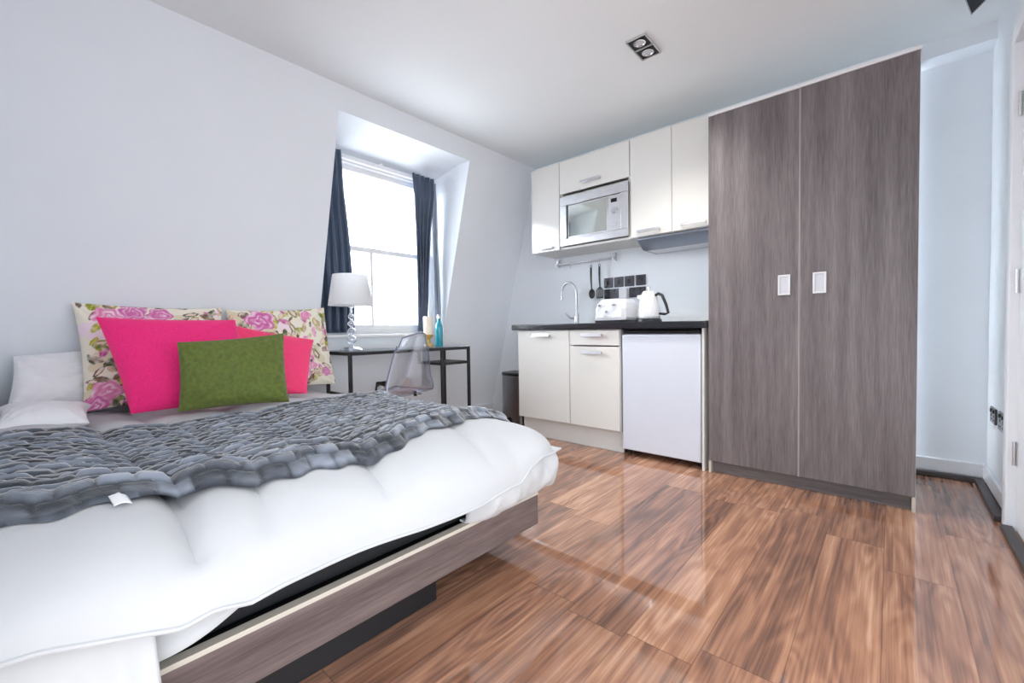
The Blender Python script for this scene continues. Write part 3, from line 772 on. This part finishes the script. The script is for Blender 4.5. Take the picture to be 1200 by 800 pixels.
# cooker hood
hd = thing('cooker_hood', 'slim grey cooker hood under the double wall cabinet', 'cooker hood', (-1.13, 3.15, 1.5))
bm = bmesh.new(); prism(bm, [(3.025, 1.553), (3.025, 1.538), (3.13, 1.478), (YB-.002, 1.478), (YB-.002, 1.553)], 0, -1.42, -.845)
obj('hood_body', bm, M_hood, hd, .004)
obj('filter', B((-1.39, -.88, 3.15, 3.33, 1.474, 1.479)), M_steel, hd)

# utensil rail with utensils
ur = thing('utensil_rail', 'steel utensil rail fixed to the wall under the cabinets', 'rail', (-2.06, 3.33, 1.487))
bm = bmesh.new(); tube(bm, [(-2.37, 3.315, 1.487), (-1.755, 3.315, 1.487)], .008, 14); obj('bar', bm, M_steel, ur)
for x in (-2.355, -1.77):
    bm = B((x-.012, x+.012, 3.325, YB, 1.465, 1.535)); box(bm, x-.010, x+.010, 3.303, 3.327, 1.476, 1.498); obj('bracket', bm, M_steel, ur, .002)
def s_hook(x, label):
    bm = bmesh.new(); pts = []
    for k in range(9): a = PI*k/8; pts.append((x, 3.315+.0115*math.cos(a), 1.487+.0115*math.sin(a)))
    pts += [(x, 3.3035, 1.47), (x, 3.3035, 1.45)]
    for k in range(1, 8): a = PI+PI*k/8; pts.append((x, 3.2955+.008*-math.cos(a), 1.447+.008*math.sin(a)))
    tube(bm, pts, .0022, 8); o = obj('utensil_hook', bm, M_chrome); tag(o, label, 'hook')
s_hook(-2.19, 'small empty steel hook on the rail above the tap')
s_hook(-1.975, 'small steel hook on the rail holding the black spoon')
s_hook(-1.895, 'small steel hook on the rail holding the slotted spatula')
def utensil(name, x, label, kind):
    t = thing(name, label, kind, (x, 3.30, 1.44)); y = 3.296
    bm = bmesh.new(); tube(bm, [(x, y, 1.425), (x+.001, y-.003, 1.38), (x+.002, y-.004, 1.32), (x+.003, y, 1.255), (x+.003, y+.002, 1.235)], [.008, .009, .0075, .006, .006], 10)
    # hanging loop
    pts = [(x+.009*math.sin(a), y, 1.434+.011*math.cos(a)) for a in [2*PI*k/14 for k in range(15)]]
    tube(bm, pts, .0025, 6, cap=False); obj('handle', bm, M_black, t)
    bm = bmesh.new()
    if kind == 'spoon':
        def f(a, b):
            r = a; th_ = b*2*PI; return (x+.003+.031*r*math.cos(th_), y+.006+.012*(1-r*r)*1.0, 1.195+.043*r*math.sin(th_))
        grid(bm, f, 8, 28); bmesh.ops.remove_doubles(bm, verts=bm.verts, dist=1e-5)
        o = obj('bowl', bm, M_black, t); q = o.modifiers.new('t', 'SOLIDIFY'); q.thickness = .003
    else:
        for k in range(5): xx = x+.003-.030+.0145*k; box(bm, xx-.0045+.001, xx+.0045+.001, y-.001, y+.002, 1.165, 1.225)
        box(bm, x-.031, x+.037, y-.001, y+.002, 1.150, 1.165); 
        prism(bm, [(x-.031, 1.225), (x+.037, 1.225), (x+.012, 1.25), (x-.006, 1.25)], 1, y-.001, y+.002)
        obj('blade', bm, M_black, t, .0006)
utensil('serving_spoon', -1.975, 'black serving spoon hanging from the utensil rail', 'spoon')
utensil('slotted_spatula', -1.892, 'black slotted spatula hanging beside the spoon', 'spatula')

# tap
tp = thing('kitchen_tap', 'chrome gooseneck kitchen tap on the worktop', 'tap', (-2.08, 3.22, .93))
bm = bmesh.new(); lathe(bm, [(0, 0), (.028, 0), (.028, .008), (.022, .014), (.021, .09), (.016, .10), (0, .10)], (-2.08, 3.22, .930), 24); obj('tap_base', bm, M_steel, tp)
bm = bmesh.new(); pts = [(-2.08, 3.22, 1.02), (-2.08, 3.22, 1.19)]
for k in range(1, 13): a = PI*k/12; pts.append((-2.08-.072+.072*math.cos(a), 3.22-.02*math.sin(a/2), 1.205+.095*math.sin(a)))
pts.append((-2.224, 3.20, 1.17)); tube(bm, pts, .011, 14); tube(bm, [(-2.224, 3.20, 1.172), (-2.224, 3.20, 1.150)], .014, 14); obj('spout', bm, M_steel, tp)
bm = bmesh.new(); tube(bm, [(-2.10, 3.215, .985), (-2.135, 3.20, .99), (-2.175, 3.19, 1.03)], [.012, .009, .007], 12); obj('lever', bm, M_steel, tp)

# toaster
ts = thing('toaster', 'white faceted toaster with chrome levers on the worktop', 'toaster', (-1.56, 2.97, .93))
tx0, tx1, ty0, ty1 = -1.700, -1.440, 2.86, 3.13
obj('base', B((tx0+.01, tx1-.006, ty0+.008, ty1-.01, .930, .952)), M_black, ts, .004)
bm = bmesh.new(); z0, z1 = .950, 1.108
def ringpts(ins, z, c=.03):
    a, b, c0, d_ = tx0+ins, tx1-ins, ty0+ins, ty1-ins
    return [(a+c, c0, z), (b-c, c0, z), (b, c0+c, z), (b, d_-c, z), (b-c, d_, z), (a+c, d_, z), (a, d_-c, z), (a, c0+c, z)]
R_ = [[bm.verts.new(p) for p in ringpts(i_, z_, c_)] for i_, z_, c_ in ((.006, z0, .02), (0, z0+.02, .03), (.004, z0+.085, .026), (.012, z1-.03, .04), (.03, z1, .04))]
for a, b in zip(R_, R_[1:]):
    for k in range(8):
        q = (a[k], a[(k+1) % 8], b[(k+1) % 8], b[k])
        if k % 2 == 0: bm.faces.new((q[0], q[1], q[2])); bm.faces.new((q[0], q[2], q[3]))
        else: bm.faces.new(q)
bm.faces.new(R_[0][::-1]); bm.faces.new(R_[-1])
o = obj('shell', bm, M_white2, ts, .003, sm=False)
for x in (-1.615, -1.525): obj('slot', B((x-.014, x+.014, ty0+.06, ty1-.06, 1.1075, 1.1095)), M_disp, ts)
for x in (-1.640, -1.520):
    lv = obj('lever', B((x-.016, x+.016, ty0-.016, ty0+.004, 1.055, 1.070)), M_chrome, ts, .003)
bm = bmesh.new()
for z in (1.012,): tube(bm, [(-1.582, ty0+.004, z), (-1.582, ty0-.010, z)], .011, 18)
obj('dial', bm, M_chrome, ts)
for x in (-1.612, -1.59, -1.57, -1.548): 
    bm = bmesh.new(); tube(bm, [(x, ty0+.006, .975), (x, ty0-.002, .975)], .004, 10); obj('button', bm, M_chrome, ts)

# kettle
kt = thing('kettle', 'white conical faceted kettle with dark handle next to the toaster', 'kettle', (-1.31, 2.99, .93))
KX, KYY = -1.315, 2.99
bm = bmesh.new(); lathe(bm, [(0, 0), (.085, 0), (.090, .006), (.088, .020), (.078, .026), (0, .026)], (KX, KYY, .930), 36); obj('power_base', bm, M_black, kt)
bm = bmesh.new(); n = 14; R_ = []
for li, (r_, z_) in enumerate(((.078, .957), (.083, .972), (.078, 1.02), (.067, 1.075), (.053, 1.125), (.045, 1.145))):
    R_.append([bm.verts.new((KX+r_*math.cos(2*PI*(k+.5*(li % 2))/n), KYY+r_*math.sin(2*PI*(k+.5*(li % 2))/n), z_)) for k in range(n)])
for li, (a, b) in enumerate(zip(R_, R_[1:])):
    for k in range(n):
        if li % 2 == 0: bm.faces.new((a[k], a[(k+1)%n], b[k])); bm.faces.new((a[(k+1)%n], b[(k+1)%n], b[k]))
        else: bm.faces.new((a[k], b[(k+1)%n], b[k])); bm.faces.new((a[k], a[(k+1)%n], b[(k+1)%n]))
bm.faces.new(R_[0][::-1]); bm.faces.new(R_[-1]); obj('kettle_body', bm, M_white2, kt, sm=False)
bm = bmesh.new(); lathe(bm, [(0, 1.143), (.044, 1.143), (.042, 1.152), (.02, 1.160), (0, 1.161)], (KX, KYY, 0), 28)
ld = obj('lid', bm, M_white2, kt)
bm = bmesh.new(); lathe(bm, [(0, 1.159), (.005, 1.159), (.005, 1.168), (.011, 1.174), (.011, 1.182), (0, 1.185)], (KX, KYY, 0), 18); obj('lid_knob', bm, M_chrome, ld)
bm = bmesh.new(); tube(bm, [(KX+.045, KYY-.005, 1.118), (KX+.075, KYY-.01, 1.132), (KX+.105, KYY-.015, 1.118), (KX+.135, KYY-.02, 1.05), (KX+.150, KYY-.02, .992), (KX+.125, KYY-.018, .985), (KX+.082, KYY-.010, .990)], [.009, .010, .011, .0105, .010, .009, .008], 12); obj('handle', bm, M_black, kt)
bm = bmesh.new(); hexa(bm, [(KX-.085,KYY-.010,1.105),(KX-.045,KYY-.020,1.085),(KX-.045,KYY+.020,1.085),(KX-.085,KYY+.010,1.105),(KX-.087,KYY-.010,1.128),(KX-.040,KYY-.020,1.130),(KX-.040,KYY+.020,1.130),(KX-.087,KYY+.010,1.128)]); obj('spout', bm, M_white2, kt, .003)

# switch plates behind the toaster
def plate(x0, x1, z0, z1, label, sw, group):
    t = thing('switch_plate' if sw else 'wall_socket', label, 'switch' if sw else 'socket', ((x0+x1)/2, YB, (z0+z1)/2), group)
    p = obj('face_plate', B((x0, x1, YB-.009, YB-.0005, z0, z1)), M_nickel, t, .002)
    if sw: 
        xm = (x0+x1)/2; obj('rocker', B((xm-.011, xm+.011, YB-.013, YB-.0085, (z0+z1)/2-.016, (z0+z1)/2+.016)), M_black, t, .002)
    else:
        for k in (.3, .7):
            xm = lerp(x0, x1, k); bm = B((xm-.003, xm+.003, YB-.0105, YB-.0085, z1-.045, z1-.033), (xm-.016, xm-.010, YB-.0105, YB-.0085, z0+.018, z0+.024), (xm+.010, xm+.016, YB-.0105, YB-.0085, z0+.018, z0+.024))
            obj('pin_holes', bm, M_disp, t)
            obj('rocker', B((xm-.007, xm+.007, YB-.013, YB-.0085, z1-.024, z1-.008)), M_black, t, .001)
gs = 'black nickel plates in the upper row'
names = ['black nickel switch plate nearest the slotted spatula, upper row', 'black nickel switch plate second from the spatula, upper row', 'black nickel switch plate second from the kettle, upper row', 'black nickel switch plate above the kettle lid, end of the upper row']
for k, (a, b) in enumerate(((-1.880, -1.795), (-1.782, -1.697), (-1.685, -1.600), (-1.585, -1.500))): plate(a, b, 1.240, 1.326, names[k], True, gs)
plate(-1.880, -1.735, 1.145, 1.228, 'black nickel double socket low behind the toaster', False, 'black nickel sockets in the lower row')
plate(-1.645, -1.500, 1.145, 1.228, 'black nickel double socket low beside the kettle', False, 'black nickel sockets in the lower row')
ad = thing('power_adapter', 'white block adapter plugged in above the toaster', 'adapter', (-1.685, YB-.03, 1.18))
obj('adapter_body', B((-1.718, -1.648, YB-.052, YB-.014, 1.140, 1.222)), M_white2, ad, .005, 3)
bm = B((-1.700, -1.664, YB-.014, YB-.0095, 1.165, 1.20)); obj('adapter_neck', bm, M_white2, ad)

# ------------------------------------------------------------------ wardrobe
wd = thing('wardrobe', 'tall grey brown veneer wardrobe with two doors and inset white handles', 'wardrobe', (-.37, 3.05, 0))
wx0, wx1, wy = -.832, .094, 2.75
bm = bmesh.new(); carcass(bm, wx0, wx1, wy+.021, YB-.002, .072, 2.146); obj('carcass', bm, M_carc, wd)
for nm, a, b in (('side_foot', wx0, wx0+.014), ('side_foot', wx1-.014, wx1)): 
    o = obj(nm, B((a, b, wy-.0, YB-.002, 0, .072)), M_edge, wd); o['label'] = 'cream front edge of the side panel'
obj('toe_board', B((wx0+.015, wx1-.015, wy+.035, wy+.053, 0, .071)), M_wardh, wd)
o = obj('top_strip', B((wx0, wx1+.004, wy-.006, YB-.002, 2.147, 2.166)), M_white, wd, .002); o['label'] = 'white top board'
xm = (wx0+wx1)/2
for a, b, hx in ((wx0, xm-.001, -.439), (xm+.001, wx1, -.281)):
    dd = obj('door', B((a+.001, b-.002, wy-.002, wy+.018, .074, 2.145)), M_ward, wd, .001)
    e0 = (b-.0035) if a == wx0 else (a-.001)
    obj('edging', B((e0, e0+.003, wy-.003, wy+.016, .074, 2.145)), M_edge2, dd)
    z0, z1 = 1.058, 1.168; hw = .029
    bm = bmesh.new()
    # ring plate with a recessed cup
    box(bm, hx-hw, hx+hw, wy-.007, wy-.0025, z1-.009, z1); box(bm, hx-hw, hx+hw, wy-.007, wy-.0025, z0, z0+.009)
    box(bm, hx-hw, hx-hw+.009, wy-.007, wy-.0025, z0+.009, z1-.009); box(bm, hx+hw-.009, hx+hw, wy-.007, wy-.0025, z0+.009, z1-.009)
    hh = obj('handle', bm, M_white2, dd, .0015); hh['label'] = 'white inset pull'
    obj('handle_cup', B((hx-hw+.009, hx+hw-.009, wy-.004, wy-.0022, z0+.009, z1-.009)), M_lens, dd)

# ------------------------------------------------------------------ pedal bin
pb = thing('pedal_bin', 'slim brushed steel pedal bin with black lid beside the base cabinet', 'bin', (-2.62, 2.99, 0))
bx0, bx1, by0, by1 = -2.765, -2.495, 2.93, 3.16
def outline(ins, n=10):
    out = []
    cx = (bx0+bx1)/2; w2 = (bx1-bx0)/2-ins
    # bowed front, square back
    for k in range(n+1):
        a = PI + PI*k/n; out.append((cx+w2*math.cos(a)*(1 if True else 1), by0+.06+(.06-ins)*math.sin(a)))
    out += [(cx+w2, by1-ins), (cx-w2, by1-ins)]
    return out
bm = bmesh.new(); prism(bm, outline(.004), 2, .025, .462); obj('body', bm, mat('dark_brushed_steel', (150, 149, 152), .3, metal=1, var=.15, scale=14, stretch=(6, 6, .5)), pb, .002)
bm = bmesh.new(); prism(bm, outline(0), 2, 0, .025); obj('base_ring', bm, M_black, pb, .003)
bm = bmesh.new(); prism(bm, outline(0), 2, .462, .493); obj('lid', bm, M_black, pb, .008, 3)
bm = bmesh.new(); cx = (bx0+bx1)/2
pts = [(cx-.045+.09*k/10, by0-.001-.004*math.sin(PI*k/10), .03+.055*math.sin(PI*k/10)) for k in range(11)]
v0 = [bm.verts.new(p) for p in pts]; v1 = [bm.verts.new((p[0], p[1]+.012, p[2])) for p in pts]
bm.faces.new(v0); bm.faces.new(v1[::-1])
for k in range(11): bm.faces.new((v0[k], v1[k], v1[(k+1)%11], v0[(k+1)%11]))
obj('pedal_recess', bm, M_black, pb)
obj('pedal', B((cx-.032, cx+.032, by0-.03, by0+.005, .012, .024)), M_black, pb, .003)

# ------------------------------------------------------------------ sockets on right wall
def rsock(y0, y1, z0, z1, label):
    t = thing('wall_socket', label, 'socket', (XR, (y0+y1)/2, (z0+z1)/2), 'black nickel sockets on the right wall')
    obj('face_plate', B((XR-.010, XR-.0005, y0, y1, z0, z1)), M_nickel, t, .002)
    for k in (.27, .73):
        ym = lerp(y0, y1, k)
        obj('rocker', B((XR-.015, XR-.0095, ym-.008, ym+.008, z1-.026, z1-.008)), M_black, t, .001)
        obj('pin_holes', B((XR-.0115, XR-.0095, ym-.003, ym+.003, z1-.048, z1-.034), (XR-.0115, XR-.0095, ym-.016, ym-.009, z0+.016, z0+.022), (XR-.0115, XR-.0095, ym+.009, ym+.016, z0+.016, z0+.022)), M_disp, t)
rsock(3.215, 3.35, .375, .455, 'black nickel wall socket on the right wall, nearer the alcove')
rsock(2.965, 3.13, .375, .462, 'black nickel wall socket on the right wall, nearer the door')

# ------------------------------------------------------------------ downlights
def downlight(x0, x1, y0, y1, label):
    t = thing('ceiling_light', label, 'ceiling light', ((x0+x1)/2, (y0+y1)/2, ZC), None)
    f = .008; ym = (y0+y1)/2; z0, z1 = ZC-.010, ZC-.0005
    obj('bezel', B((x0, x0+f, y0, y1, z0, z1), (x1-f, x1, y0, y1, z0, z1), (x0+f, x1-f, y0, y0+f, z0, z1), (x0+f, x1-f, y1-f, y1, z0, z1), (x0+f, x1-f, ym-f/2, ym+f/2, z0, z1)), M_steel, t, .001)
    obj('back_plate', B((x0+f, x1-f, y0+f, y1-f, ZC-.003, ZC-.0006)), M_blackmetal, t)
    for yc in ((y0+ym)/2, (y1+ym)/2):
        bm = bmesh.new(); lathe(bm, [(0, ZC-.003), (.030, ZC-.003), (.033, ZC-.009), (.027, ZC-.0095), (.024, ZC-.006), (0, ZC-.006)], ((x0+x1)/2, yc, 0), 28)
        l = obj('spotlight', bm, M_chrome, t)
        bm = bmesh.new(); lathe(bm, [(0, ZC-.0061), (.0245, ZC-.0061), (.02, ZC-.009), (0, ZC-.010)], ((x0+x1)/2, yc, 0), 24); obj('lens', bm, M_lens, l)
downlight(-1.106, -.990, 2.225, 2.440, 'twin square spotlight in the ceiling in front of the wall cabinets')
sp = thing('ceiling_spotlight', 'black angled square spotlight cut off by the top edge near the alcove', 'ceiling light', (.29, 2.98, ZC))
A_, B_, C_ = Vector((.283, 3.117, 2.400)), Vector((.240, 2.953, 2.430)), Vector((.346, 2.997, 2.412)); D_ = B_ + C_ - A_
up = (B_-A_).cross(C_-A_).normalized(); up = up if up.z > 0 else -up
def sq(k, h):
    c = (A_+D_)/2; return [tuple(c+(p-c)*k+up*h) for p in (A_, B_, D_, C_)]
bm = bmesh.new(); hexa(bm, sq(1, 0) + sq(.92, .014)); obj('lamp_head', bm, M_blackmetal, sp, .002)
bm = bmesh.new(); tube(bm, sq(.95, -.001) + sq(.95, -.001)[:1], .0025, 8); obj('rim', bm, M_steel, sp)
c_ = (A_+D_)/2; bm = bmesh.new(); tube(bm, [c_+up*.010, (c_.x, c_.y, ZC)], .016, 16); obj('stem', bm, M_blackmetal, sp)
bm = bmesh.new(); tube(bm, [c_-up*.001, c_-up*.006], [.03, .024], 24); obj('lens', bm, M_lens, sp)

# ------------------------------------------------------------------ light, world, camera
wld = bpy.data.worlds.new('sky'); bpy.context.scene.world = wld; wld.use_nodes = True
wt_ = wld.node_tree; bg = wt_.nodes['Background']; bg.inputs[0].default_value = (.93, .985, 1.04, 1)
# overcast sky, brightest on the side the window faces
tc = wt_.nodes.new('ShaderNodeTexCoord'); sx_ = wt_.nodes.new('ShaderNodeSeparateXYZ'); wt_.links.new(tc.outputs['Generated'], sx_.inputs[0])
mr = wt_.nodes.new('ShaderNodeMapRange'); mr.interpolation_type = 'SMOOTHSTEP'
for k, v in ((1, -.2), (2, -.7), (3, 1.02), (4, 9)): mr.inputs[k].default_value = v
wt_.links.new(sx_.outputs[0], mr.inputs[0]); m2 = wt_.nodes.new('ShaderNodeMapRange')          # the ground outside is darker than the sky
for k, v in ((1, -.12), (2, .02), (3, .42), (4, 1.0)): m2.inputs[k].default_value = v
wt_.links.new(sx_.outputs[2], m2.inputs[0])
mm = wt_.nodes.new('ShaderNodeMath'); mm.operation = 'MULTIPLY'; m3 = wt_.nodes.new('ShaderNodeMapRange'); m3.interpolation_type = 'SMOOTHSTEP'
for k, v in ((1, .2), (2, .9), (3, 0), (4, .68)): m3.inputs[k].default_value = v  # added fill from the right, brightens the leaning window wall
wt_.links.new(sx_.outputs[0], m3.inputs[0])
ma = wt_.nodes.new('ShaderNodeMath'); wt_.links.new(mr.outputs[0], ma.inputs[0]); wt_.links.new(m3.outputs[0], ma.inputs[1]); wt_.links.new(ma.outputs[0], mm.inputs[0]); wt_.links.new(m2.outputs[0], mm.inputs[1])
wt_.links.new(mm.outputs[0], bg.inputs[1])
def lit(x, y, z, e):
    l = bpy.data.lights.new('spotlight_glow', 'SPOT'); l.shadow_soft_size = .025; l.energy = e; l.color = (1, .97, .93); l.spot_size = math.radians(112); l.spot_blend = 1
    o = bpy.data.objects.new('spotlight_glow', l); C.objects.link(o); o.location = (x, y, z)
lit(-1.048, 2.279, ZC-.014, 23); lit(-1.048, 2.386, ZC-.014, 23)
# sky portals: guide the sky light through the window and the open end of the room
def portal(c, inward, w_, h_):
    l = bpy.data.lights.new('sky_portal', 'AREA'); l.shape = 'RECTANGLE'; l.size = w_; l.size_y = h_; l.cycles.is_portal = True
    o = bpy.data.objects.new('sky_portal', l); C.objects.link(o)
    o.rotation_euler = Vector(inward).to_track_quat('-Z', 'Y').to_euler(); o.location = c
portal((XG-.11, (OY0+OY1)/2, 1.55), (1, 0, 0), OY1-OY0+.06, 1.42)
portal((1.92, -.3, 1.23), (-1, 0, 0), 3.6, 2.46)
portal((-.65, -2.12, 1.23), (0, 1, 0), 5.1, 2.46)
portal((-3.22, -1.15, 1.23), (1, 0, 0), 1.9, 2.46)
sc = bpy.context.scene
sc.view_settings.view_transform = 'Standard'; sc.view_settings.look = 'None'; sc.view_settings.gamma = 1; sc.view_settings.use_curve_mapping = False
sc.view_settings.exposure = 1.47
sc.cycles.max_bounces = 12; sc.cycles.diffuse_bounces = 8; sc.cycles.transparent_max_bounces = 16; sc.cycles.glossy_bounces = 6

cam = bpy.data.cameras.new('camera'); co = bpy.data.objects.new('camera', cam); C.objects.link(co)
f = 503.0
V1 = Vector((30-600, 400-394, -f)); V2 = Vector((1045-600, 400-380, -f))
nx = -V1.normalized(); ny = (V2 - nx*V2.dot(nx)).normalized(); nzv = nx.cross(ny)
R3 = Matrix((nx, ny, nzv))
co.matrix_world = Matrix.Translation((0, 0, .89)) @ R3.to_4x4()
cam.sensor_width = 36; cam.lens = f/1200*36; cam.clip_start = .02
sc.camera = co
